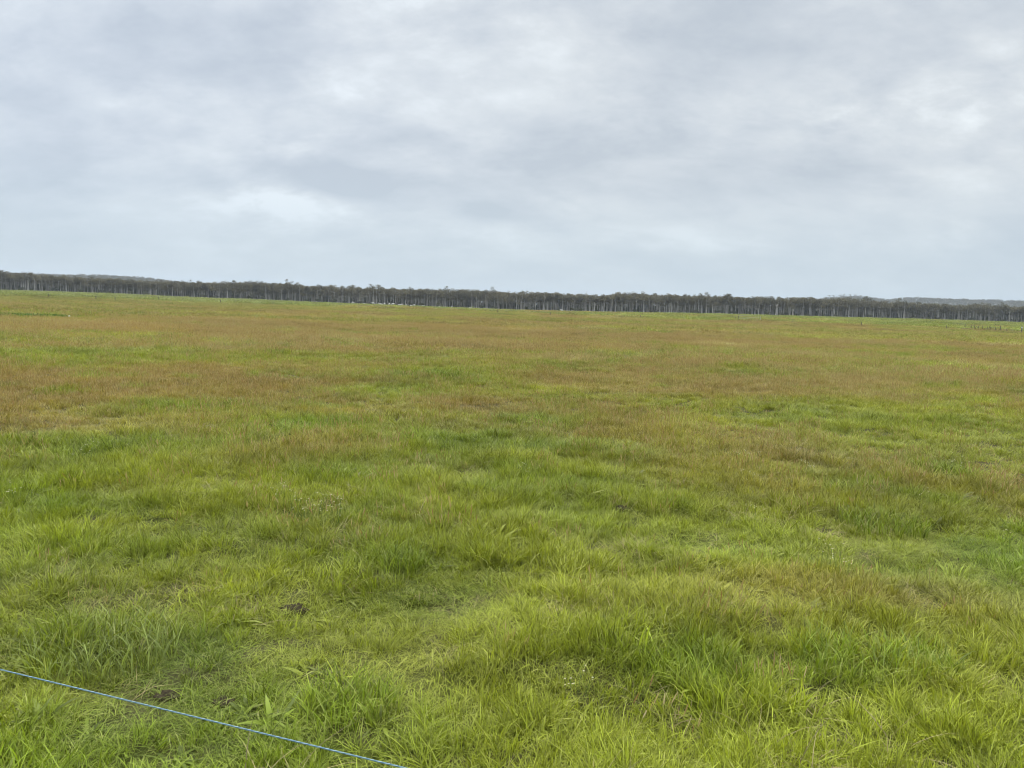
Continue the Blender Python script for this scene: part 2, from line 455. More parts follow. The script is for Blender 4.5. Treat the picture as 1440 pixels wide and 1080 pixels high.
def gn_scatter(name, P, rot, scl, idx, tint, col):
    me = mesh_np(name, P, [], None, False, {'rot': ('FLOAT_VECTOR', rot), 'scl': ('FLOAT_VECTOR', scl), 'idx': ('INT', idx), 'tint': ('FLOAT_VECTOR', tint)})
    o = link(name, me)
    ng = bpy.data.node_groups.new(name + '_scatter', 'GeometryNodeTree')
    ng.interface.new_socket('Geometry', in_out='INPUT', socket_type='NodeSocketGeometry'); ng.interface.new_socket('Geometry', in_out='OUTPUT', socket_type='NodeSocketGeometry')
    n, l = ng.nodes, ng.links
    gi = n.new('NodeGroupInput'); go = n.new('NodeGroupOutput'); ip = n.new('GeometryNodeInstanceOnPoints'); ci = n.new('GeometryNodeCollectionInfo')
    ci.inputs['Collection'].default_value = col; ci.inputs['Separate Children'].default_value = True; ci.inputs['Reset Children'].default_value = True
    ip.inputs['Pick Instance'].default_value = True

    def na(nm, t):
        a = n.new('GeometryNodeInputNamedAttribute'); a.data_type = t; a.inputs['Name'].default_value = nm
        return a.outputs['Attribute']
    l.new(gi.outputs[0], ip.inputs['Points']); l.new(ci.outputs[0], ip.inputs['Instance'])
    e2r = n.new('FunctionNodeEulerToRotation'); l.new(na('rot', 'FLOAT_VECTOR'), e2r.inputs[0]); l.new(e2r.outputs[0], ip.inputs['Rotation'])
    l.new(na('scl', 'FLOAT_VECTOR'), ip.inputs['Scale']); l.new(na('idx', 'INT'), ip.inputs['Instance Index'])
    l.new(ip.outputs[0], go.inputs[0])
    md = o.modifiers.new('scatter', 'NODES'); md.node_group = ng
    return o


def sample(r0, r1, dens, half=0.86, back=3.5):
    """random points in the wedge the picture sees (wider by a margin), between two distances"""
    pts = []
    area = math.pi * (r1 * r1 - r0 * r0)
    n = int(area * dens)
    r = np.sqrt(rng.uniform(r0 * r0, r1 * r1, n)); a = rng.uniform(-math.pi, math.pi, n)
    x = r * np.sin(a); y = r * np.cos(a)
    ok = (np.abs(x) < half * (y + back)) & (y > 0.2)
    return x[ok], y[ok]


def wind(x, y, amt):
    """a lean that drifts over the field: combed patches"""
    a = 2 * math.pi * 1.2 * fbm(x / 2.6, y / 2.2, 71, 2)
    k = amt * (0.4 + 0.9 * vnoise(x / 1.1, y / 1.1, 72))
    return k * np.cos(a) , k * np.sin(a) + 0.0


GRASS_N = [0]


def scatter(name, x, y, col, nv, sxy, lean=0.22, hmul=1.0, keep=None, tintmul=1.0, fe=None):
    f = fe if fe is not None else field(x, y)
    if keep is not None:
        k = rng.uniform(0, 1, len(x)) < keep(x, y, f)
        x = x[k]; y = y[k]; f = {q: v[k] for q, v in f.items()}
    n = len(x)
    z = height(x, y) - 0.008
    lx, ly = wind(x, y, lean)
    rot = np.column_stack((lx + rng.normal(0, 0.08, n), ly + rng.normal(0, 0.08, n), rng.uniform(0, 2 * math.pi, n)))
    # Euler XYZ turns about z last: rotate the lean so that it is in world space
    s = sxy * rng.uniform(0.8, 1.25, n)
    hz = np.clip(f['h'], 0.16, 1.6) * hmul * rng.uniform(0.8, 1.2, n)
    scl = np.column_stack((s * (0.6 + 0.4 * hz), s * (0.6 + 0.4 * hz), hz))
    idx = rng.integers(0, nv, n)
    col_t = f['col'] * tintmul * rng.uniform(0.85, 1.15, (n, 1))
    o = gn_scatter(name, np.column_stack((x, y, z)), rot, scl, idx, col_t, col)
    tag(o, kind='stuff')
    GRASS_N[0] += n
    return o


V_TURF = variants('turf', 6, [dict(n=110, rad=0.16, h=(0.04, 0.10), w=(0.002, 0.004), splay=0.5, arch=0.5)], 1)
V_RYE = variants('meadow', 10, [dict(n=64, rad=0.075, h=(0.07, 0.175), w=(0.0028, 0.0060), splay=0.26, arch=0.30, out=1), dict(n=16, rad=0.11, h=(0.05, 0.13), w=(0.002, 0.004), splay=0.5, arch=0.5)], 2)
V_TUSS = variants('tussock', 6, [dict(n=80, rad=0.11, h=(0.11, 0.21), w=(0.004, 0.007), splay=0.25, arch=0.36)], 3)
V_SEED = variants('seeding', 6, [dict(n=16, rad=0.16, h=(0.17, 0.28), w=(0.004, 0.0065), splay=0.15, arch=0.15, seed=1.0), dict(n=10, rad=0.15, h=(0.1, 0.25), w=(0.002, 0.003), splay=0.3, arch=0.4)], 4)
V_MID = variants('mid_meadow', 8, [dict(n=120, rad=0.34, h=(0.12, 0.30), w=(0.005, 0.009), splay=0.25, arch=0.42)], 5)
V_MIDS = variants('mid_seeding', 6, [dict(n=60, rad=0.42, h=(0.18, 0.30), w=(0.007, 0.011), splay=0.16, arch=0.2, seed=1.0)], 6)
V_FAR = variants('far_meadow', 6, [dict(n=170, rad=0.95, h=(0.14, 0.32), w=(0.012, 0.022), splay=0.25, arch=0.4), dict(n=35, rad=0.95, h=(0.18, 0.30), w=(0.016, 0.024), splay=0.2, arch=0.2, seed=1.0)], 7)
V_VFAR = variants('distant_meadow', 6, [dict(n=240, rad=2.6, h=(0.14, 0.34), w=(0.04, 0.07), splay=0.25, arch=0.4)], 8)

CLODS = [ground_at(410, 861), ground_at(312, 992), ground_at(236, 985), ground_at(876, 718)]


def off_clods(x, y):
    k = np.ones(len(x))
    for c in CLODS: k = k * (np.hypot(x - c[0], y - c[1] + 0.05) > 0.11)
    return k


x, y = sample(0.8, 9.5, 190); scatter('short_turf_grass', x, y, V_TURF, 6, 1.0, 0.1, keep=lambda x, y, f: (0.40 + 0.60 * f['short']))
x, y = sample(0.8, 9.0, 165); scatter('meadow_grass', x, y, V_RYE, 10, 1.0, 0.42, keep=lambda x, y, f: (1 - 0.6 * f['short']) * sstep(0.15, 0.6, f['h']) * (0.35 + 0.65 * sstep(0.38, 0.56, fbm(x / 0.36, y / 0.30, 95, 2))) * off_clods(x, y))
x, y = sample(0.8, 10.0, 26); scatter('tussock_grass', x, y, V_TUSS, 6, 1.0, 0.42, keep=lambda x, y, f: (1 - f['short']) * np.clip(sstep(0.75, 1.2, f['h']) * 0.9 + f['tall'] * 0.3 + f['dark'] * 0.3, 0, 1))
x, y = sample(1.5, 26.0, 24); scatter('seeding_grass', x, y, V_SEED, 6, 1.0, 0.2, keep=lambda x, y, f: np.clip(0.02 + 1.1 * f['b'] * sstep(1.5, 7, np.hypot(x, y)), 0, 1) * (1 - f['short']))
x, y = sample(8.5, 26.0, 60); scatter('middle_meadow_grass', x, y, V_RYE, 10, 1.15, 0.25)
x, y = sample(8.5, 26.0, 5); scatter('middle_tussock_grass', x, y, V_TUSS, 6, 1.1, 0.3, keep=lambda x, y, f: np.clip(sstep(0.85, 1.25, f['h']) + f['dark'], 0, 1))
x, y = sample(24, 66, 7.5); scatter('broad_meadow_grass', x, y, V_MID, 8, 1.1, 0.2)
x, y = sample(24, 66, 5.5); scatter('broad_seeding_grass', x, y, V_MIDS, 6, 1.1, 0.15, keep=lambda x, y, f: np.clip(f['b'], 0, 1))
x, y = sample(62, 175, 1.3); scatter('far_meadow_grass', x, y, V_FAR, 6, 1.1, 0.15)
x, y = sample(165, 640, 0.17); R_ = np.interp(np.arctan2(x, y), E_AZ, E_R); k = np.hypot(x, y) < R_ + 6
scatter('distant_meadow_grass', x[k], y[k], V_VFAR, 6, 1.1, 0.1)

V_WEED = variants('broadleaf', 5, [dict(n=9, rad=0.03, h=(0.06, 0.13), w=(0.016, 0.030), splay=0.6, arch=0.6, out=1), dict(n=14, rad=0.10, h=(0.04, 0.09), w=(0.010, 0.018), splay=0.5, arch=0.9)], 9)
V_DEAD = variants('withered', 5, [dict(n=26, rad=0.12, h=(0.08, 0.20), w=(0.002, 0.0042), splay=0.75, arch=0.45)], 10)
x, y = sample(0.8, 10.0, 5.0); scatter('broadleaf_weeds', x, y, V_WEED, 5, 1.0, 0.1, tintmul=0.72, hmul=1.25, keep=lambda x, y, f: 0.15 + 0.85 * sstep(0.52, 0.66, fbm(x / 1.3, y / 1.0, 131, 2)))
x, y = sample(0.8, 12.0, 16); fd = field(x, y); fd['col'] = np.repeat((C_STRAW * 0.8)[None], len(x), 0)
scatter('withered_grass', x, y, V_DEAD, 5, 1.0, 0.25, fe=fd, keep=lambda x, y, f: 0.12 + 0.8 * sstep(0.50, 0.68, fbm(x / 0.9, y / 0.7, 133, 3)))

# scattered tiny flowers, too many to count
def flower_mesh(name, n, rad, hh, size, rs):
    V = []; Fs = []; mi = []
    for i in range(n):
        a = rs.uniform(0, 6.28); rr = rad * math.sqrt(rs.uniform()); bx, by = rr * math.cos(a), rr * math.sin(a)
        h = rs.uniform(*hh); tx, ty = bx + rs.normal(0, .03), by + rs.normal(0, .03)
        b = len(V); V += [(bx - .001, by, 0), (bx + .001, by, 0), (tx + .001, ty, h), (tx - .001, ty, h)]; Fs.append((b, b + 1, b + 2, b + 3)); mi.append(0)
        for q in range(rs.integers(1, 4)):
            ox, oy, oz = tx + rs.normal(0, .012), ty + rs.normal(0, .012), h + rs.normal(0, .01)
            s = size * rs.uniform(.7, 1.2); b = len(V)
            V.append((ox, oy, oz - s * .25))
            for j in range(6):
                an = j * math.pi / 3; V.append((ox + s * math.cos(an), oy + s * math.sin(an), oz + s * (.25 if j % 2 else .1)))
            V.append((ox, oy, oz + s * .3))
            for j in range(6):
                Fs.append((b, b + 1 + (j + 1) % 6, b + 1 + j)); Fs.append((b + 7, b + 1 + j, b + 1 + (j + 1) % 6)); mi += [1, 1]
    me = mesh_np(name, V, Fs, M_STEM); me.materials.append(M_PETAL); me.polygons.foreach_set('material_index', np.array(mi, np.int32))
    return me


fcol = bpy.data.collections.new('flower_sprigs')
for i in range(3):
    o = bpy.data.objects.new(f'sprig_{i}', flower_mesh('sprig', 3, 0.05, (0.14, 0.24), 0.007, np.random.default_rng(900 + i))); fcol.objects.link(o)
x, y = sample(4.5, 16, 0.40)
k = fbm(x / 1.8, y / 1.4, 81, 2) > 0.5; x, y = x[k], y[k]; n = len(x)
o = gn_scatter('tiny_meadow_flowers', np.column_stack((x, y, height(x, y))), np.column_stack((np.zeros(n), np.zeros(n), rng.uniform(0, 6, n))), np.ones((n, 3)), rng.integers(0, 3, n), np.ones((n, 3)), fcol)
tag(o, kind='stuff')

# ------------------------------------------------------------------ single plants and marks in the near pasture
for i, (px, py, nfl, rad, lab) in enumerate([
        (450, 735, 34, 0.22, 'largest patch of cream flowers left of the middle of the pasture'),
        (400, 712, 8, 0.12, 'small cream flower patch just behind the largest patch of flowers'),
        (1166, 804, 12, 0.15, 'patch of cream flowers in front of the trampled hollow at right'),
        (1047, 656, 16, 0.17, 'wide patch of pale flowers far out right of the middle'),
        (1345, 662, 14, 0.16, 'pale flower patch far out near the right edge of the pasture'),
        (1135, 668, 9, 0.10, 'loose pair of pale flower sprigs right of the wide pale patch'),
        (730, 673, 6, 0.12, 'few cream flowers just right of the middle of the pasture'),
        (115, 654, 9, 0.12, 'cream flower patch far out at the left of the pasture'),
        (30, 708, 8, 0.12, 'cream flowers nearest the left edge of the picture'),
        (820, 985, 4, 0.06, 'pale flowers in the dark hollow before the big bright tussock')]):
    gx, gy, gz = ground_at(px, py + 6)
    o = link('flower_patch', flower_mesh('flower_patch', nfl, rad, (0.13, 0.24) if py < 900 else (.05, .12), 0.0042 + 0.0004 * gy, np.random.default_rng(300 + i)))
    o.location = (gx, gy, gz); tag(o, lab, 'flowers', 'cream flowers in the pasture')


def tint_material(name, c):
    m = M_GRASS.copy(); m.name = name
    n, l = m.node_tree.nodes, m.node_tree.links
    for nd in list(n):
        if nd.type == 'ATTRIBUTE' and nd.attribute_name == 'tint':
            rgb = n.new('ShaderNodeRGB'); rgb.outputs[0].default_value = (*c, 1)
            for lk in list(nd.outputs['Vector'].links): l.new(rgb.outputs[0], lk.to_socket)
            n.remove(nd)
    return m


M_TB = tint_material('bright_tussock', tuple(C_LUSH * 1.05)); M_TD = tint_material('dark_tussock', tuple(C_LUSH * 0.82)); M_TG = tint_material('greyish_tussock', tuple(C_GREY))
for i, (px, py, rad, hh, nb, mt, lab) in enumerate([
        (975, 955, 0.24, (0.11, 0.21), 480, M_TB, 'big bright green tussock arching over a dark hollow in the right foreground'),
        (150, 915, 0.34, (0.10, 0.18), 520, M_TG, 'broad bluish green tussock above the blue wire at the left'),
        (490, 1000, 0.20, (0.10, 0.18), 340, M_TB, 'bright tussock right of the short turf near the blue wire'),
        (570, 800, 0.15, (0.10, 0.20), 220, M_TD, 'dark green tussock with long pale blades left of the middle'),
        (1190, 935, 0.24, (0.10, 0.19), 360, M_TB, 'leaning green tussock right of the big bright tussock'),
        (1240, 742, 0.35, (0.10, 0.19), 360, M_TD, 'dark tussock behind the trampled hollow at the right'),
        (430, 606, 0.5, (0.12, 0.21), 400, M_TD, 'dark green clump far out left of the middle of the pasture'),
        (615, 530, 0.7, (0.14, 0.24), 440, M_TD, 'dark green clump in the brown grass near the middle'),
        (1290, 938, 0.2, (0.10, 0.18), 280, M_TB, 'bright tussock nearest the right edge in the foreground')]):
    gx, gy, gz = ground_at(px, py)
    wd = 0.0045 + 0.0004 * gy
    V, Fs, B = blades([dict(n=nb, rad=rad, h=hh, w=(wd * .7, wd * 1.25), splay=0.24, arch=0.34)], np.random.default_rng(500 + i))
    o = link('grass_tussock', mesh_np('grass_tussock', V, Fs, mt, True, {'bl': ('FLOAT_VECTOR', B)}))
    o.location = (gx, gy, gz - 0.01); tag(o, lab, 'tussock', 'tussocks standing out of the pasture')


def clod_mesh(rad, seed):
    bm = bmesh.new(); bmesh.ops.create_icosphere(bm, subdivisions=4, radius=rad)
    for v in bm.verts:
        n = fbm(np.array([v.co.x / rad * 2.2 + seed]), np.array([v.co.y / rad * 2.2 + v.co.z / rad * 1.7]), seed, 4, 0.65)[0]
        v.co *= 0.9 * (0.2 + 1.6 * n); v.co.z *= 0.36
    me = bpy.data.meshes.new('soil_clod'); bm.to_mesh(me); bm.free(); me.materials.append(M_SOIL)
    me.polygons.foreach_set('use_smooth', np.ones(len(me.polygons), bool))
    return me


gx, gy, gz = ground_at(25, 446.5)
V, Fs, B = blades([dict(n=1500, rad=1.0, h=(0.22, 0.38), w=(0.02, 0.04), splay=0.15, arch=0.2)], np.random.default_rng(640))
V[:, 0] *= 3.2; V[:, 1] *= 1.6
o = link('rush_patch', mesh_np('rush_patch', V, Fs, tint_material('rush_green', (0.065, 0.115, 0.018)), True, {'bl': ('FLOAT_VECTOR', B)}))
o.location = (gx, gy, gz - .02); tag(o, 'dark green strip of rushes at the far left edge of the pasture', 'rushes')
for i, (px, py, rad, lab) in enumerate([
        (410, 861, 0.085, 'dark clod of bare soil in taller grass above the blue wire'),
        (312, 992, 0.045, 'small dark clod right on the short turf above the blue wire'),
        (236, 985, 0.055, 'dark clod of soil beside the blue wire at the left'),
        (876, 718, 0.075, 'dark bare spot farther out right of the middle')]):
    gx, gy, gz = ground_at(px, py)
    o = link('soil_clod', clod_mesh(rad, 40 + i)); o.location = (gx, gy, gz + 0.010); tag(o, lab, 'soil', 'dark clods in the grass')

# ------------------------------------------------------------------ the blue wire in front
def wire_strand(pa, pb, rad, n=5):
    mb = MB(); mb.tube([pa, pb], [rad, rad], n); return mb


def build_poly_wire():
    Z = 0.90
    def onp(px, py):
        d = ray(px, py); t = (Z - EYE) / d[2]; return np.array((0, 0, EYE)) + d * t
    a, b = onp(0, 941.5), onp(565, 1079)
    d = (b - a) / np.linalg.norm(b - a)
    a2 = a - d * 9.0; b2 = b + d * 5.0
    L = np.linalg.norm(b2 - a2); s = np.cross(d, (0, 0, 1.0)); s /= np.linalg.norm(s); u = np.cross(s, d)
    mblue, n, l = new_mat('blue_polywire'); out = N(n, 'ShaderNodeOutputMaterial')
    p = N(n, 'ShaderNodeBsdfPrincipled', inp={'Base Color': (0.07, 0.15, 0.185, 1), 'Roughness': 0.45}); l.new(p.outputs[0], out.inputs[0])
    mwh, n, l = new_mat('white_polywire'); out = N(n, 'ShaderNodeOutputMaterial')
    p = N(n, 'ShaderNodeBsdfPrincipled', inp={'Base Color': (0.20, 0.285, 0.31, 1), 'Roughness': 0.45}); l.new(p.outputs[0], out.inputs[0])
    V = []; Fs = []; mi = []
    steps = int(L / 0.0032); ns = 5; R0, r0 = 0.0009, 0.00095
    for st in range(3):
        b0 = len(V)
        for i in range(steps + 1):
            t = i / steps; an = 2 * math.pi * (L * t / 0.016) + st * 2 * math.pi / 3
            c = a2 + (b2 - a2) * t + R0 * (math.cos(an) * s + math.sin(an) * u)
            for k in range(ns):
                q = 2 * math.pi * k / ns
                V.append(c + r0 * (math.cos(q) * s + math.sin(q) * u))
        for i in range(steps):
            for k in range(ns):
                Fs.append((b0 + i * ns + k, b0 + i * ns + (k + 1) % ns, b0 + (i + 1) * ns + (k + 1) % ns, b0 + (i + 1) * ns + k)); mi.append(1 if st == 0 else 0)
    me = mesh_np('fence_wire', V, Fs, mblue, True); me.materials.append(mwh); me.polygons.foreach_set('material_index', np.array(mi, np.int32))
    o = link('fence_wire', me); tag(o, 'taut blue and white twisted electric fence wire across the lower left foreground', 'wire')


build_poly_wire()

# ------------------------------------------------------------------ trees
def gum(seed, H=14.0, bare=0.55, bushy=False):
    """tall slim eucalypt: pale trunk, limbs, leaf clumps -> trunk mesh builder, crown mesh builder"""
    r = random.Random(seed)
    T = MB(); Cn = MB()
    lx, ly = r.uniform(-0.6, 0.6), r.uniform(-0.6, 0.6)
    def tp(t):
        return np.array((lx * t * t + 0.15 * math.sin(5 * t + seed), ly * t * t + 0.15 * math.cos(4 * t + seed), H * t))
    r0 = r.uniform(0.15, 0.27)
    ts = [-0.02, 0.15, 0.35, 0.55, 0.75, 0.92]
    T.tube([tp(t) for t in ts], [r0 * (1 - 0.8 * max(t, 0)) for t in ts], 6)
    clumps = []
    nl = r.randint(6, 9) if not bushy else r.randint(9, 12)
    for i in range(nl):
        t0 = r.uniform(bare, 0.9); a = r.uniform(0, 6.28); ln = r.uniform(1.2, 2.6) * (1.15 if bushy else 0.9)
        p0 = tp(t0); p2 = p0 + np.array((math.cos(a) * ln, math.sin(a) * ln, ln * r.uniform(0.45, 1.0)))
        pm = (p0 + p2) / 2 + np.array((0, 0, -0.15))
        T.tube([p0, pm, p2], [r0 * 0.35, r0 * 0.25, 0.03], 4, False)
        clumps.append((p2, r.uniform(1.15, 1.8)))
    clumps.append((tp(0.93), 1.5)); clumps.append((tp(0.86) + np.array((r.uniform(-.6, .6), r.uniform(-.6, .6), 0)), 1.2))
    for c, cr in clumps:
        for j in range(60 if not bushy else 64):
            d = np.array([r.gauss(0, 1) for _ in range(3)]); d /= np.linalg.norm(d) + 1e-6
            p = c + d * cr * (r.random() ** 0.4) * np.array((1.05, 1.05, 0.62))
            s = r.uniform(0.16, 0.34)
            n = np.array([r.gauss(0, 1), r.gauss(0, 1), r.gauss(0.5, 1)]); n /= np.linalg.norm(n)
            q = np.cross(n, (0.3, 0.5, 0.8)); q /= np.linalg.norm(q) + 1e-6; w = np.cross(n, q)
            Cn.quad(p - q * s, p - w * s * 0.6, p + q * s, p + w * s * 0.6)
    return T, Cn


def shrub_mb(seed):
    r = random.Random(seed); B = MB(); S = MB()
    for k in range(5):
        a = r.uniform(0, 6.28); S.tube([(0, 0, -.1), (math.cos(a) * .5, math.sin(a) * .5, r.uniform(.8, 1.6))], [.05, .02], 4, False)
    for k in range(9):
        c = np.array((r.uniform(-1.3, 1.3), r.uniform(-1.3, 1.3), r.uniform(0.4, 2.0)))
        for j in range(30):
            d = np.array([r.gauss(0, 1) for _ in range(3)]); d /= np.linalg.norm(d)
            p = c + d * 0.75 * r.random() ** .4
            s = r.uniform(0.14, 0.3); n = np.array([r.gauss(0, 1) for _ in range(3)]); n /= np.linalg.norm(n)
            q = np.cross(n, (0.3, 0.5, 0.8)); q /= np.linalg.norm(q) + 1e-6; w = np.cross(n, q)
            B.quad(p - q * s, p - w * s * .6, p + q * s, p + w * s * .6)
    return S, B


TALL = []; BUSHY = []
for i in range(9):
    T, Cn = gum(100 + i, 14, random.Random(i).uniform(0.50, 0.63)); TALL.append((T.mesh('gum_trunk', M_BARK if i % 4 else M_BARKD, True), Cn.mesh('gum_crown', M_LEAF)))
for i in range(6):
    T, Cn = gum(200 + i, 14, random.Random(i).uniform(0.30, 0.42), True); BUSHY.append((T.mesh('gum_trunk', M_BARKD, True), Cn.mesh('gum_crown', M_LEAF)))
SHR = []
for i in range(4):
    S, B = shrub_mb(300 + i); SHR.append((S.mesh('shrub_stem', M_BARKD), B.mesh('shrub_foliage', M_LEAF2)))

SECT = [(150, 'under the hazy ridge at far left'), (330, 'beyond the green slope left of the herd'), (490, 'just left of the grazing herd'), (640, 'directly behind the grazing herd'),
        (780, 'between herd and resting white cow'), (850, 'just behind the resting white cow'), (1000, 'right of the resting white cow'), (1150, 'behind the pale field gate'), (1300, 'below the pale wooded hill'), (2000, 'behind the post and wire fence')]


def section(px):
    for x1, s in SECT:
        if px < x1: return s


def place_tree(px, extra, kind, label, group, hscale=1.0, name='gum_tree', bushy=None):
    R = tab(R_PX, px) + extra
    p = at_dist(px, 430, R); x, y = p[0], p[1]; z = float(height(x, y))
    hpx = tab(BASE_PX, px) - tab(TOP_PX, px)
    H = hpx * R / F * hscale
    tm, cm = kind
    o = empty(name, (x, y, z), random.uniform(0, 6.28)); s = H / 14.9
    o.scale = (random.uniform(0.85, 1.1) * max(s, .7), ) * 2 + (s,)
    link('trunk', tm, o); link('crown', cm, o)
    tag(o, label, 'tree', group)
    return o


for i in range(300):
    px = -12 + 1464 * (i + 0.5) / 300 + random.uniform(-3.5, 3.5)
    dens = vnoise(np.array([px / 90.0]), np.array([3.0]), 5)[0]
    bush = random.random() < (0.06 + 0.4 * (dens > 0.58) + 0.5 * (232 < px < 310) + 0.3 * (px > 1180))
    kind = random.choice(BUSHY if bush else TALL)
    sec = section(px)
    lab = (f'bushy low-crowned gum tree {sec}' if bush else f'slender bare-trunked gum tree {sec}')
    place_tree(px, random.choice((0, 3, 6, 10, 15)) + random.uniform(-2, 2), kind, lab, 'gum trees along the edge of the far woodland', random.uniform(0.76, 1.0) + 0.26 * (vnoise(np.array([px / 16.0]), np.array([1.0]), 77)[0] - 0.35))

# a few trees that stand out by themselves
def bare_tree(px, H, label, extra=-3, r0=0.2):
    T = MB(); r = random.Random(int(px))
    T.tube([(0, 0, -.3), (0.1, 0, H * .5), (0.25, 0.1, H)], [r0, r0 * .75, r0 * .3], 6)
    mbr = MB()
    for k in range(6):
        t = r.uniform(.5, .95); a = r.uniform(0, 6.28); ln = r.uniform(.8, 1.8)
        mbr.tube([(0.2 * t, 0.05 * t, H * t), (math.cos(a) * ln * .6, math.sin(a) * ln * .6, H * t + ln * .5), (math.cos(a) * ln, math.sin(a) * ln, H * t + ln)], [r0 * .35, r0 * .25, .03], 4)
    R = tab(R_PX, px) + extra; p = at_dist(px, 430, R)
    o = empty('dead_tree', (p[0], p[1], float(height(p[0], p[1]))))
    link('trunk', T.mesh('dead_trunk', M_BARKP, True), o); link('branches', mbr.mesh('dead_branches', M_BARKP, True), o)
    tag(o, label, 'tree')


M_BARKP = plain('bleached_dead_bark', (0.38, 0.355, 0.325), 0.85, 1.2, 0.15)
bare_tree(836, 6.5, 'dead pale stump of a tree right of the resting white cow')
bare_tree(1092, 8.0, 'pale dead tree with short branches right of the field gate', -2, .3)
bare_tree(1115, 5.5, 'short bleached dead trunk second to the right of the field gate')
bare_tree(824, 14.5, 'tall thin dead spar rising above the crowns in the middle', 8, .14)

for i in range(70):
    px = 1460 * (i + 0.5) / 70 + random.uniform(-8, 8)
    R = tab(R_PX, px) + random.uniform(-5, 2); p = at_dist(px, 430, R)
    o = empty('shrub', (p[0], p[1], float(height(p[0], p[1]))), random.uniform(0, 6.28)); s = random.uniform(0.7, 1.35); o.scale = (s * 1.2, s * 1.2, s)
    a, b = random.choice(SHR); link('stem', a, o); link('foliage', b, o)
    tag(o, f'low dark shrub under trees {section(px)}', 'shrub', 'shrubs along the foot of the far woodland')

# the rest of the wood behind the edge: one mass
def tree_collection(name, src):
    col = bpy.data.collections.new(name)
    for i, (tm, cm) in enumerate(src):
        nt = len(tm.vertices); V = np.zeros((nt + len(cm.vertices), 3), np.float32)
        a = np.zeros(nt * 3, np.float32); tm.vertices.foreach_get('co', a); V[:nt] = a.reshape(-1, 3)
        a = np.zeros(len(cm.vertices) * 3, np.float32); cm.vertices.foreach_get('co', a); V[nt:] = a.reshape(-1, 3)
        Fs = [tuple(p.vertices) for p in tm.polygons] + [tuple(v + nt for v in p.vertices) for p in cm.polygons]
        me = mesh_np(name, V, Fs, tm.materials[0]); me.materials.append(cm.materials[0])
        me.polygons.foreach_set('material_index', np.array([0] * len(tm.polygons) + [1] * len(cm.polygons), np.int32))
        o = bpy.data.objects.new(f'{name}_{i:02d}', me); col.objects.link(o)
    return col


WCOL = tree_collection('wood', TALL + BUSHY); NW = len(TALL) + len(BUSHY)


def wood(name, pts, scl, col=None, nv=None):
    P = np.array(pts); n = len(P)
    s = np.array(scl)
    o = gn_scatter(name, P, np.column_stack((np.zeros(n), np.zeros(n), rng.uniform(0, 6.28, n))), np.column_stack((np.maximum(s, .75), np.maximum(s, .75), s)), rng.integers(0, nv or NW, n), np.ones((n, 3)), col or WCOL)
    tag(o, kind='stuff')


pts = []; scl = []
for i in range(5200):
    px = random.uniform(-180, 1620); ex = 8 + 260 * random.random() ** 1.6
    if not (-15 < px < 1455) and random.random() < 0.3: ex = random.uniform(0, 12)
    R = tab(R_PX, px) + ex; p = at_dist(px, 430, R)
    hpx = tab(BASE_PX, px) - tab(TOP_PX, px)
    pts.append((p[0], p[1], float(height(p[0], p[1])))); scl.append(hpx * tab(R_PX, px) / F * random.uniform(0.74, 1.0) / 14.9)
wood('woodland', pts, scl)
SCOL = tree_collection('undergrowth', SHR)
pts = []; scl = []
for i in range(5200):
    px = random.uniform(-180, 1620); R = tab(R_PX, px) + 22 + 240 * random.random() ** 1.3; p = at_dist(px, 430, R)
    pts.append((p[0], p[1], float(height(p[0], p[1])))); scl.append(random.uniform(0.8, 2.4))
wood('woodland_undergrowth', pts, scl, SCOL, len(SHR))

TCOL = tree_collection('slender_wood', TALL)
pts = []; scl = []
for i in range(1100):
    px = random.uniform(-180, 1620); R = tab(R_PX, px) + random.uniform(3, 34); p = at_dist(px, 430, R)
    hpx = tab(BASE_PX, px) - tab(TOP_PX, px)
    pts.append((p[0], p[1], float(height(p[0], p[1])))); scl.append(hpx * tab(R_PX, px) / F * random.uniform(0.8, 0.98) / 14.9)
wood('woodland_margin', pts, scl, TCOL, len(TALL))

# ------------------------------------------------------------------ far wooded hills
def ridge(name, tabl, D, depth, woodname, nt, treeh=13.0):
    """terrain ridge whose wooded skyline follows the photograph's at distance D"""
    xs = [a for a, b in tabl]
    px = np.arange(xs[0], xs[-1] + 1, 6.0)
    rows = 9; V = []; Fs = []
    for j in range(rows):
        v = j / (rows - 1) * 2 - 1
        for q in px:
            top = at_dist(q, tab(tabl, q), D)
            hz = top[2] - treeh * 0.85
            f = (1 - v * v) if v < 0 else (1 - 0.6 * v * v)
            p = at_dist(q, 430, D + v * depth)
            base = float(height(p[0], p[1]))
            V.append((p[0], p[1], base - 2 + max(hz - base, 0) * f))
    n = len(px)
    for j in range(rows - 1):
        for i in range(n - 1):
            Fs.append((j * n + i, j * n + i + 1, (j + 1) * n + i + 1, (j + 1) * n + i))
    o = link(name, mesh_np(name, V, Fs, M_HILL, True)); tag(o, kind='structure')
    Va = np.array(V).reshape(rows, n, 3); pts = []; sc = []
    for k in range(nt):
        a = random.uniform(0, n - 1.001); b = random.uniform(0.5, rows * 0.62)
        i, j = int(a), int(b); fa, fb = a - i, b - j
        p = (Va[j, i] * (1 - fa) + Va[j, i + 1] * fa) * (1 - fb) + (Va[j + 1, i] * (1 - fa) + Va[j + 1, i + 1] * fa) * fb
        pts.append(tuple(p)); sc.append(treeh / 14.9 * random.uniform(0.6, 1.3))
    wood(woodname, pts, sc)


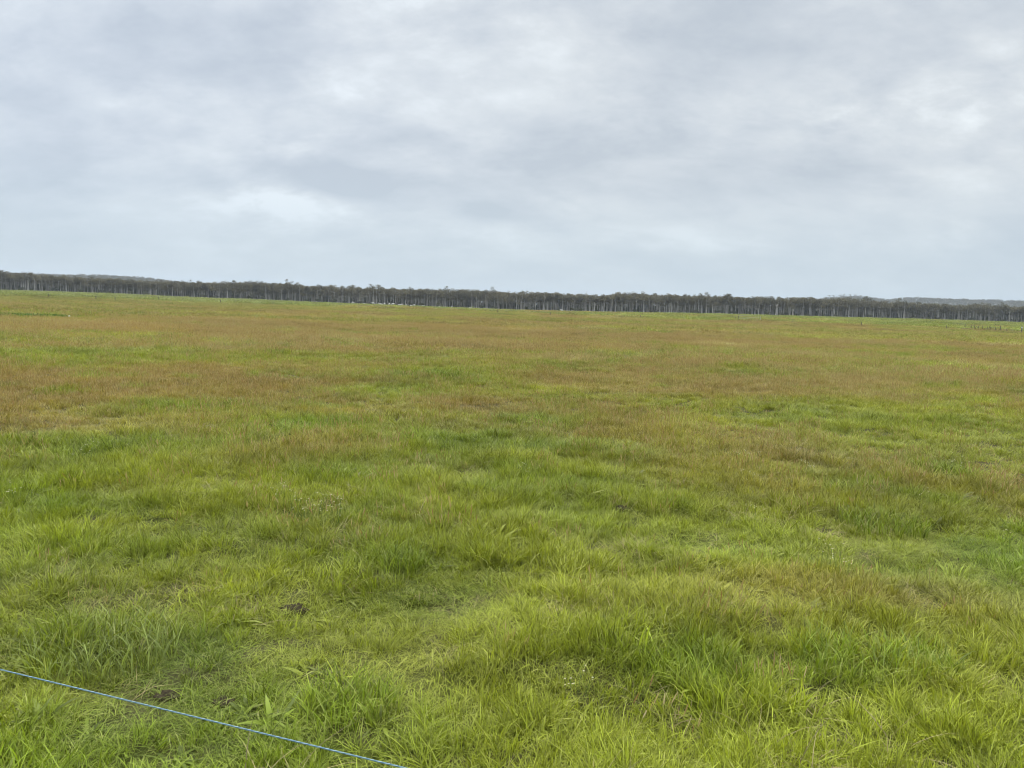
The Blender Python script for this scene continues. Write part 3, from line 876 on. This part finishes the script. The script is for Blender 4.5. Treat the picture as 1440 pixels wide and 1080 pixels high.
M_HILL = plain('hill_ground', (0.05, 0.055, 0.03), 0.95, 0.05, 0.3)
ridge('hills', [(-200, 381), (-60, 383), (0, 384.3), (50, 385.4), (95, 387.6), (130, 386.8), (160, 388), (200, 390.6), (225, 392.8), (245, 396), (300, 402), (340, 408)], 2100, 380, 'ridge_woodland', 5500)
ridge('hills', [(1100, 428), (1150, 421), (1165, 418), (1200, 416), (1222, 418.5), (1250, 421.5), (1265, 419), (1290, 418.6), (1320, 420), (1380, 421.5), (1440, 423.5), (1500, 425), (1640, 428)], 2500, 350, 'distant_ridge_woodland', 7000, 13.0)

# crowns that stand up on the pale hill
for i, (px, top, lab) in enumerate([(1166, 414.6, 'flat-topped tree at the left end of the pale hill'), (1172, 414.4, 'second flat-topped tree from the left end of the pale hill'), (1181, 413.8, 'tree left of the highest clump on the pale hill'),
                                    (1188, 413.0, 'tallest dark tree crowning the pale hill'), (1195, 413.2, 'crowned tree just right of the tallest on the pale hill'), (1203, 413.6, 'tree in the right half of the pale hill clump'),
                                    (1210, 414.6, 'last tree of the clump on the pale hill'), (1217.5, 416.5, 'small round tree alone right of the pale hill clump'), (1231, 417.8, 'low pale tree between pale hill and the blue ridge')]):
    D = 2500; p = at_dist(px, top, D); H = 14.0
    tm, cm = (BUSHY if px > 1215 else TALL)[i % 6]
    o = empty('hilltop_tree', (p[0], p[1], p[2] - H), i * 1.3); s = H / 14.9; o.scale = (s * 1.7, s * 1.7, s)
    link('trunk', tm, o); link('crown', cm, o); tag(o, lab, 'tree', 'trees standing up on the pale hill')

# ------------------------------------------------------------------ fences
def on_ground_px(px, py, rmax=430):
    gx, gy, gz = ground_at(px, py)
    r = math.hypot(gx, gy)
    if r > rmax:
        p = at_dist(px, py, rmax); return p[0], p[1], float(height(p[0], p[1]))
    return gx, gy, gz


def post_mesh(h, r0=0.07, slant=0.0):
    T = MB(); T.tube([(0, 0, -.3), (slant * .5, 0, h * .5), (slant, 0, h * .97), (slant, 0, h)], [r0 * 1.05, r0, r0 * .95, r0 * .7], 8)
    return T.mesh('post', M_TIMBER, True)


def fence(name, posts, label, wires, rpost=0.075, heights=None):
    pts = []
    for (px, ty, by) in posts:
        gx, gy, gz = on_ground_px(px, by); r = math.hypot(gx, gy)
        h = min(max((by - ty) * r / F, 0.8), 1.7)
        pts.append((gx, gy, gz, h))
    root = empty(name, pts[0][:3])
    for k, (gx, gy, gz, h) in enumerate(pts):
        o = link('post', post_mesh(h, rpost, random.uniform(-.06, .06)), root); o.location = (gx - pts[0][0], gy - pts[0][1], gz - pts[0][2])
    for w in wires:
        mb = MB()
        for a, b in zip(pts[:-1], pts[1:]):
            za = a[2] + min(w, a[3] * .93); zb = b[2] + min(w, b[3] * .93)
            A = np.array((a[0], a[1], za)) - np.array(pts[0][:3]); B = np.array((b[0], b[1], zb)) - np.array(pts[0][:3])
            mb.tube([A, (A + B) / 2 - np.array((0, 0, .01)), B], [0.004] * 3, 4)
        link('wire', mb.mesh('wire', M_STEEL), root)
    tag(root, label, 'fence')
    return root, pts


fr, fp = fence('post_and_wire_fence', [(1436, 461.3, 470), (1415.5, 462, 467.3), (1406.5, 460.3, 466.6), (1399.5, 461.3, 466.0), (1392, 460.8, 465.7), (1387.5, 460.6, 465.5), (1381.5, 459.7, 464.9), (1375.5, 459.4, 464.3),
                                       (1370, 458.8, 463.7), (1365.5, 458.3, 463.2), (1357, 456.2, 460.3), (1353.5, 455.9, 459.6), (1350, 455.6, 459), (1346, 455, 458.2)],
               'dark timber post and wire fence running away at the right edge', (0.45, 0.85), 0.07)
# the white tag on the end post
T = MB(); h0 = fp[0][3]
T.tube([(0, -.1, h0 - .22), (0, -.1, h0 - .02)], [0.13, 0.13], 6); T.tube([(0, -.1, h0 - .45), (0, -.1, h0 - .36)], [0.1, 0.1], 6)
o = link('insulator', T.mesh('insulator', M_PALE), fr); o['label'] = 'white insulators on the end post'

fence('field_fence', [(68, 414, 419), (135, 418, 422), (162, 419, 423), (223, 417.5, 422), (310, 423, 427.5), (384, 426, 430), (484, 429, 433), (527, 429.5, 434), (700, 437, 441), (774, 440, 444), (900, 444, 448), (1034, 446, 450)],
      'sparse line of thin dark posts crossing the far pasture before the herd', (0.9,), 0.075)
for px, ty, by, lab in [(1115, 449, 454, 'lone dark post right of the pale field gate'), (1211, 454, 459, 'faint lone post between gate and post and wire fence'), (1330.5, 458.5, 463.6, 'lone dark post just left of the post and wire fence')]:
    gx, gy, gz = on_ground_px(px, by); r = math.hypot(gx, gy)
    o = link('lone_post', post_mesh(min(max((by - ty) * r / F, .8), 1.5), .08)); o.location = (gx, gy, gz); tag(o, lab, 'post')

# pale gate
A = on_ground_px(1038, 450.5, 330); B = on_ground_px(1069, 451.5, 330)
root = empty('field_gate', A); root_d = np.array(B) - np.array(A)
for q, mt in ((0, M_TIMBER), (1, M_PALE)):
    T = MB(); c = root_d * q; T.tube([(c[0], c[1], c[2] - .3), (c[0], c[1], c[2] + 1.1)], [.075, .07], 8); link('gate_post', T.mesh('gate_post', mt, True), root)
for z in (0.45, 0.8, 1.15):
    T = MB(); T.tube([(0, 0, z), tuple(root_d + np.array((0, 0, z)))], [.018, .018], 6); link('rail', T.mesh('rail', M_PALE), root)
tag(root, 'pale railed field gate between two short posts in the far pasture', 'gate')

# ------------------------------------------------------------------ cattle
def skin_mesh(name, V, E, R, mat, root=0):
    me = bpy.data.meshes.new(name); me.from_pydata(V, E, [])
    o = bpy.data.objects.new(name, me); COL.objects.link(o)
    sk = o.modifiers.new('skin', 'SKIN'); o.modifiers.new('sub', 'SUBSURF').levels = 2
    for i, r in enumerate(R):
        s = me.skin_vertices[0].data[i]; s.radius = (r, r) if not isinstance(r, tuple) else r; s.use_root = (i == root)
    dg = bpy.context.evaluated_depsgraph_get(); dg.update()
    res = bpy.data.meshes.new_from_object(o.evaluated_get(dg)); res.name = name
    bpy.data.objects.remove(o); res.materials.clear(); res.materials.append(mat)
    res.polygons.foreach_set('use_smooth', np.ones(len(res.polygons), bool))
    return res


def cow_mesh(pose, mat):
    lie = pose == 'lying'; dz = -0.62 if lie else 0
    hd = {'standing': [(.86, 0, 1.20), (1.12, 0, 1.36), (1.46, 0, 1.16)], 'grazing': [(.86, 0, .96), (1.12, 0, .52), (1.32, 0, .16)], 'lying': [(.84, 0, .62), (1.08, 0, .86), (1.40, 0, .70)]}[pose]
    V = [(-.2, 0, 1.02 + dz), (-.78, 0, 1.10 + dz), (.45, 0, 1.02 + dz)] + hd; R = [.37, .29, .34, .19, .15, .085]
    E = [(0, 1), (0, 2), (2, 3), (3, 4), (4, 5)]
    def chain(root, pts, rad):
        p = root
        for c, r in zip(pts, rad):
            V.append(c); R.append(r); E.append((p, len(V) - 1)); p = len(V) - 1
    for s in (-1, 1):
        if lie:
            chain(2, [(.50, s * .26, .22), (.85, s * .24, .08), (.55, s * .26, .05)], [.12, .07, .05]); chain(1, [(-.70, s * .30, .26), (-.30, s * .42, .12), (-.65, s * .44, .06)], [.17, .08, .05])
        else:
            chain(2, [(.46, s * .2, .74), (.48, s * .2, .42), (.47, s * .2, .02)], [.13, .07, .055]); chain(1, [(-.74, s * .2, .80), (-.92, s * .2, .46), (-.85, s * .2, .02)], [.17, .075, .055])
        chain(4, [(hd[1][0] - .06, s * .24, hd[1][2] + .02)], [.035])
    chain(1, [(-1.06, 0, 1.08 + dz), (-1.12, 0, (.5 if not lie else .12))], [.04, .03])
    return skin_mesh('cow_body', V, E, R, mat)


COWS = {}
for pose in ('standing', 'grazing', 'lying'):
    for cn, mt in (('white', M_COWW), ('dark', M_COWD)):
        COWS[pose, cn] = cow_mesh(pose, mt)
HERD = [  # px, py (feet), coat, pose, heading
    (496.5, 429.6, 'white', 'grazing', 0.2), (505, 430.0, 'dark', 'standing', 2.9), (512.5, 430.6, 'white', 'lying', 0.5), (519.5, 430.8, 'dark', 'grazing', 1.2), (524.5, 430.8, 'white', 'standing', 3.3),
    (533, 430.0, 'white', 'grazing', 0.1), (536.5, 431.0, 'white', 'lying', 2.6), (540.5, 431.2, 'white', 'grazing', 0.4), (545, 431.0, 'dark', 'lying', 1.0), (547.5, 431.9, 'white', 'grazing', 3.0),
    (552.5, 431.7, 'white', 'standing', 0.05), (557, 432.0, 'dark', 'standing', 3.2), (561, 431.8, 'white', 'lying', 0.2), (565, 432.1, 'white', 'grazing', 2.8), (571, 432.3, 'white', 'standing', 0.3),
    (575, 432.8, 'dark', 'lying', 1.6), (578, 433.0, 'white', 'lying', 0.1), (582, 433.1, 'white', 'grazing', 3.1), (592.5, 433.3, 'dark', 'lying', .4), (595.5, 433.1, 'white', 'lying', 2.9), (617.5, 433.6, 'white', 'lying', 0.2),
    (634.5, 434.4, 'white', 'lying', .3), (661.5, 435.4, 'white', 'lying', 2.8)]
ORD = ['leftmost', 'second', 'third', 'fourth', 'fifth', 'sixth', 'seventh', 'eighth', 'ninth', 'tenth', 'eleventh', 'twelfth', 'thirteenth', 'fourteenth', 'fifteenth', 'sixteenth', 'seventeenth', 'eighteenth', 'nineteenth',
       'twentieth', 'twenty-first', 'last but one', 'rightmost']
for i, (px, py, cn, pose, rz) in enumerate(HERD):
    R = tab(R_PX, px) * 0.86
    p = at_dist(px, py, R)
    o = link('cow', COWS[pose, cn]); o.location = (p[0], p[1], float(height(p[0], p[1])) + 0.30); o.rotation_euler = (0, 0, rz + (0, 0.9, -1.2, 1.3, 0.4, -0.7)[i % 6]); o.scale = (0.8,) * 3
    lab = f'{cn} cow {pose}, leftmost of the herd' if i == 0 else (f'{cn} cow {pose}, {ORD[i]} of the herd' if i > 20 else f'{cn} cow {pose}, {ORD[i]} from the left in the herd')
    tag(o, lab, 'cow', 'cattle herd grazing before the far woodland')
R = tab(R_PX, 790) * 0.95; p = at_dist(790, 437.6, R)
o = link('cow', COWS['lying', 'white']); o.location = (p[0], p[1], float(height(p[0], p[1])) + 0.45); o.rotation_euler = (0, 0, 3.1)
tag(o, 'white cow resting alone at the wood edge well right of the herd', 'cow')

# pale stone on the left slope
gx, gy, gz = on_ground_px(97.5, 449)
bm = bmesh.new(); bmesh.ops.create_icosphere(bm, subdivisions=3, radius=0.08)
for v in bm.verts: v.co *= 0.8 + 0.4 * random.random() * 0.4 + 0.2 * math.sin(5 * v.co.x + 3 * v.co.y); v.co.z *= .8
me = bpy.data.meshes.new('pale_stone'); bm.to_mesh(me); bm.free(); me.materials.append(M_STONE)
o = link('pale_stone', me); o.location = (gx, gy, gz + .20); tag(o, 'small pale stone beside the dark green strip on the far left slope', 'stone')

# ------------------------------------------------------------------ haze
HAZE = 0.00013
bm = bmesh.new(); bmesh.ops.create_cube(bm, size=1.0)
for v in bm.verts:
    v.co.x *= 8800; v.co.y *= 8800; v.co.z = 104.0 if v.co.z > 0 else -12.0
me = bpy.data.meshes.new('haze'); bm.to_mesh(me); bm.free()
mh, n, l = new_mat('haze_air'); out = N(n, 'ShaderNodeOutputMaterial')
pv = N(n, 'ShaderNodeVolumePrincipled', inp={'Color': (0.62, 0.70, 0.80, 1), 'Density': HAZE, 'Anisotropy': 0.1}); l.new(pv.outputs[0], out.inputs['Volume'])
me.materials.append(mh); o = link('haze', me); tag(o, kind='stuff')

# ------------------------------------------------------------------ sky
SUN_EL, SUN_AZ = math.radians(56), math.radians(-25)     # azimuth from the view direction, to the left
w = bpy.data.worlds.new('World'); scene.world = w; w.use_nodes = True
n, l = w.node_tree.nodes, w.node_tree.links; n.clear()
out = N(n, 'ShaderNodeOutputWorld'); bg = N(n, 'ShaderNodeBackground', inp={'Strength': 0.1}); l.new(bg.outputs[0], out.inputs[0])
sk = N(n, 'ShaderNodeTexSky', sky_type='NISHITA', sun_disc=False, sun_elevation=SUN_EL, sun_rotation=SUN_AZ)
tc = N(n, 'ShaderNodeTexCoord')
sep = N(n, 'ShaderNodeSeparateXYZ'); l.new(tc.outputs['Generated'], sep.inputs[0])


def mth(op, a, b=None, c=None):
    q = N(n, 'ShaderNodeMath', operation=op)
    for i, v in enumerate((a, b, c)):
        if v is None: continue
        if isinstance(v, (int, float)): q.inputs[i].default_value = v
        else: l.new(v, q.inputs[i])
    return q.outputs[0]


zc = mth('MAXIMUM', sep.outputs[2], 0.0)
den = mth('ADD', zc, 0.42)
cx_ = mth('DIVIDE', sep.outputs[0], den); cy_ = mth('DIVIDE', sep.outputs[1], den)
cmb = N(n, 'ShaderNodeCombineXYZ'); l.new(cx_, cmb.inputs[0]); l.new(cy_, cmb.inputs[1])


def cloud(scale, detail, rough, dist, off, stretch=(1, 1, 1), rz=0.35):
    mp = N(n, 'ShaderNodeMapping'); mp.inputs['Location'].default_value = off; mp.inputs['Scale'].default_value = stretch; mp.inputs['Rotation'].default_value = (0, 0, rz)
    l.new(cmb.outputs[0], mp.inputs[0])
    t = N(n, 'ShaderNodeTexNoise', inp={'Scale': scale, 'Detail': detail, 'Roughness': rough, 'Distortion': dist}); l.new(mp.outputs[0], t.inputs['Vector'])
    return t.outputs[0]


c1 = cloud(1.3, 6, 0.52, 0.5, (3.1, 7.7, 0), (0.9, 1.0, 1))
c2 = cloud(4.2, 9, 0.61, 0.3, (1.2, 4.4, 0), (0.85, 1.05, 1), 0.5)
c3 = cloud(12.0, 8, 0.62, 0.2, (8.4, 2.2, 0), (0.8, 1.0, 1), 0.3)


def sm(v, a, b):
    q = N(n, 'ShaderNodeMapRange', interpolation_type='SMOOTHSTEP', inp={'From Min': a, 'From Max': b}); l.new(v, q.inputs['Value']); return q.outputs[0]


c4 = cloud(6.0, 9, 0.58, 0.25, (5.5, 1.7, 0), (0.75, 1.1, 1), -0.6)
c5 = cloud(2.6, 10, 0.57, 0.35, (2.9, 9.1, 0), (0.7, 1.2, 1), -0.6)
lump = mth('ADD', mth('MULTIPLY', sm(c4, 0.38, 0.68), 0.085), mth('MULTIPLY', sm(c5, 0.40, 0.62), 0.10))
tot = mth('ADD', mth('ADD', mth('MULTIPLY', c1, 0.31), mth('MULTIPLY', c2, 0.30)), mth('ADD', mth('MULTIPLY', c3, 0.23), lump))


def spot(px, py, rx, ry, amp):
    """a brighter or darker bank of cloud in a given direction of the sky"""
    d = ray(px, py); v = Vector(d).normalized()
    s = v.cross(Vector((0, 0, 1))).normalized(); u = s.cross(v)
    def dot(a):
        q = N(n, 'ShaderNodeVectorMath', operation='DOT_PRODUCT'); l.new(tc.outputs['Generated'], q.inputs[0]); q.inputs[1].default_value = a; return q.outputs['Value']
    a = mth('DIVIDE', dot(s), rx / F); b = mth('DIVIDE', dot(u), ry / F)
    e = mth('EXPONENT', mth('MULTIPLY', mth('ADD', mth('MULTIPLY', a, a), mth('MULTIPLY', b, b)), -1.0))
    e = mth('MULTIPLY', e, mth('GREATER_THAN', dot(v), 0.0))
    wob = mth('MULTIPLY', mth('ADD', mth('POWER', c2, 2.0), mth('POWER', c3, 2.0)), 2.1)
    return mth('MULTIPLY', mth('MULTIPLY', e, wob), amp)


for sp in [(395, 285, 70, 19, 0.27), (1000, 270, 230, 60, -0.10), (1130, 330, 120, 30, -0.05), (510, 245, 190, 24, -0.05), (485, 262, 55, 20, -0.20), (680, 298, 50, 18, -0.18), (1330, 140, 120, 40, 0.11), (1060, 150, 160, 50, 0.06), (470, 125, 60, 22, 0.08), (400, 205, 60, 14, 0.08),
           (60, 60, 120, 45, 0.06), (210, 150, 70, 25, 0.07), (160, 165, 90, 22, -0.06), (620, 20, 200, 60, 0.05), (1000, 80, 160, 60, -0.05), (1040, 340, 90, 16, 0.07), (250, 60, 200, 60, -0.05), (560, 310, 160, 30, 0.05), (60, 260, 120, 40, -0.05)]:
    tot = mth('ADD', tot, spot(*sp))
cr = N(n, 'ShaderNodeValToRGB'); l.new(tot, cr.inputs[0])
e = cr.color_ramp.elements; e[0].position = 0.36; e[0].color = (0.51, 0.56, 0.615, 1); e[1].position = 0.68; e[1].color = (0.86, 0.91, 0.93, 1)
m1 = e.new(0.46); m1.color = (0.60, 0.645, 0.69, 1); m2 = e.new(0.56); m2.color = (0.70, 0.74, 0.765, 1)
# bluish near the ground on the left, greyer elsewhere
hz = N(n, 'ShaderNodeMapRange', interpolation_type='SMOOTHSTEP', inp={'From Min': 0.0, 'From Max': 0.19, 'To Min': 1.0, 'To Max': 0.0}); l.new(sep.outputs[2], hz.inputs['Value'])
lb = N(n, 'ShaderNodeMix', data_type='RGBA', blend_type='MULTIPLY'); lb.inputs[7].default_value = (0.96, 0.985, 1.035, 1)
lx = N(n, 'ShaderNodeMapRange', inp={'From Min': 0.1, 'From Max': -0.55}); l.new(sep.outputs[0], lx.inputs['Value']); l.new(lx.outputs[0], lb.inputs[0]); l.new(cr.outputs[0], lb.inputs[6])
hmix = N(n, 'ShaderNodeMix', data_type='RGBA'); hmix.inputs[7].default_value = (0.50, 0.60, 0.69, 1); l.new(mth('MULTIPLY', hz.outputs[0], 0.85), hmix.inputs[0]); l.new(lb.outputs[2], hmix.inputs[6])
# the cloud deck is brighter overhead, boosted out of view to light the grass
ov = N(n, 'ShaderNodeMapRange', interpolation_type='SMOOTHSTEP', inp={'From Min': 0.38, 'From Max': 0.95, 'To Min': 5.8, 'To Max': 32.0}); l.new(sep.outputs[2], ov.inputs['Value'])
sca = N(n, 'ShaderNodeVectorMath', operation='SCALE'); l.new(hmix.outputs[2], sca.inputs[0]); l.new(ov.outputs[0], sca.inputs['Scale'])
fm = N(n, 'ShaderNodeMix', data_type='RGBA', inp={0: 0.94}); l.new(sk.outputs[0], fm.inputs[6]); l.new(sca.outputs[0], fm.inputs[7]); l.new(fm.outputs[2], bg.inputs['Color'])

# ------------------------------------------------------------------ sun, soft through the cloud
sd = bpy.data.lights.new('sun', 'SUN'); sd.energy = 1.5; sd.angle = math.radians(10); sd.color = (1.0, 0.95, 0.86)
so = bpy.data.objects.new('sun', sd); COL.objects.link(so)
dv = Vector((math.sin(SUN_AZ) * math.cos(SUN_EL), math.cos(SUN_AZ) * math.cos(SUN_EL), math.sin(SUN_EL)))
so.rotation_euler = dv.to_track_quat('Z', 'Y').to_euler(); so.location = dv * 50

# ------------------------------------------------------------------ camera
cd = bpy.data.cameras.new('camera'); cam = bpy.data.objects.new('camera', cd); COL.objects.link(cam); scene.camera = cam
cd.sensor_width = 36; cd.lens = 36 * F / 1440; cd.clip_start = 0.05; cd.clip_end = 20000
m = Matrix(((RT[0], UP[0], -FW[0], 0), (RT[1], UP[1], -FW[1], 0), (RT[2], UP[2], -FW[2], EYE), (0, 0, 0, 1)))
cam.matrix_world = m

scene.view_settings.view_transform = 'Standard'; scene.view_settings.look = 'None'; scene.view_settings.exposure = 0.84; scene.view_settings.gamma = 1
c = scene.cycles
c.use_denoising = True; c.use_adaptive_sampling = False; c.filter_width = 1.0; c.denoiser = 'OPENIMAGEDENOISE'; c.denoising_input_passes = 'RGB_ALBEDO_NORMAL'; c.denoising_prefilter = 'ACCURATE'
c.max_bounces = 5; c.diffuse_bounces = 3; c.transmission_bounces = 3; c.glossy_bounces = 2; c.volume_bounces = 1
print('grass tufts', GRASS_N[0])
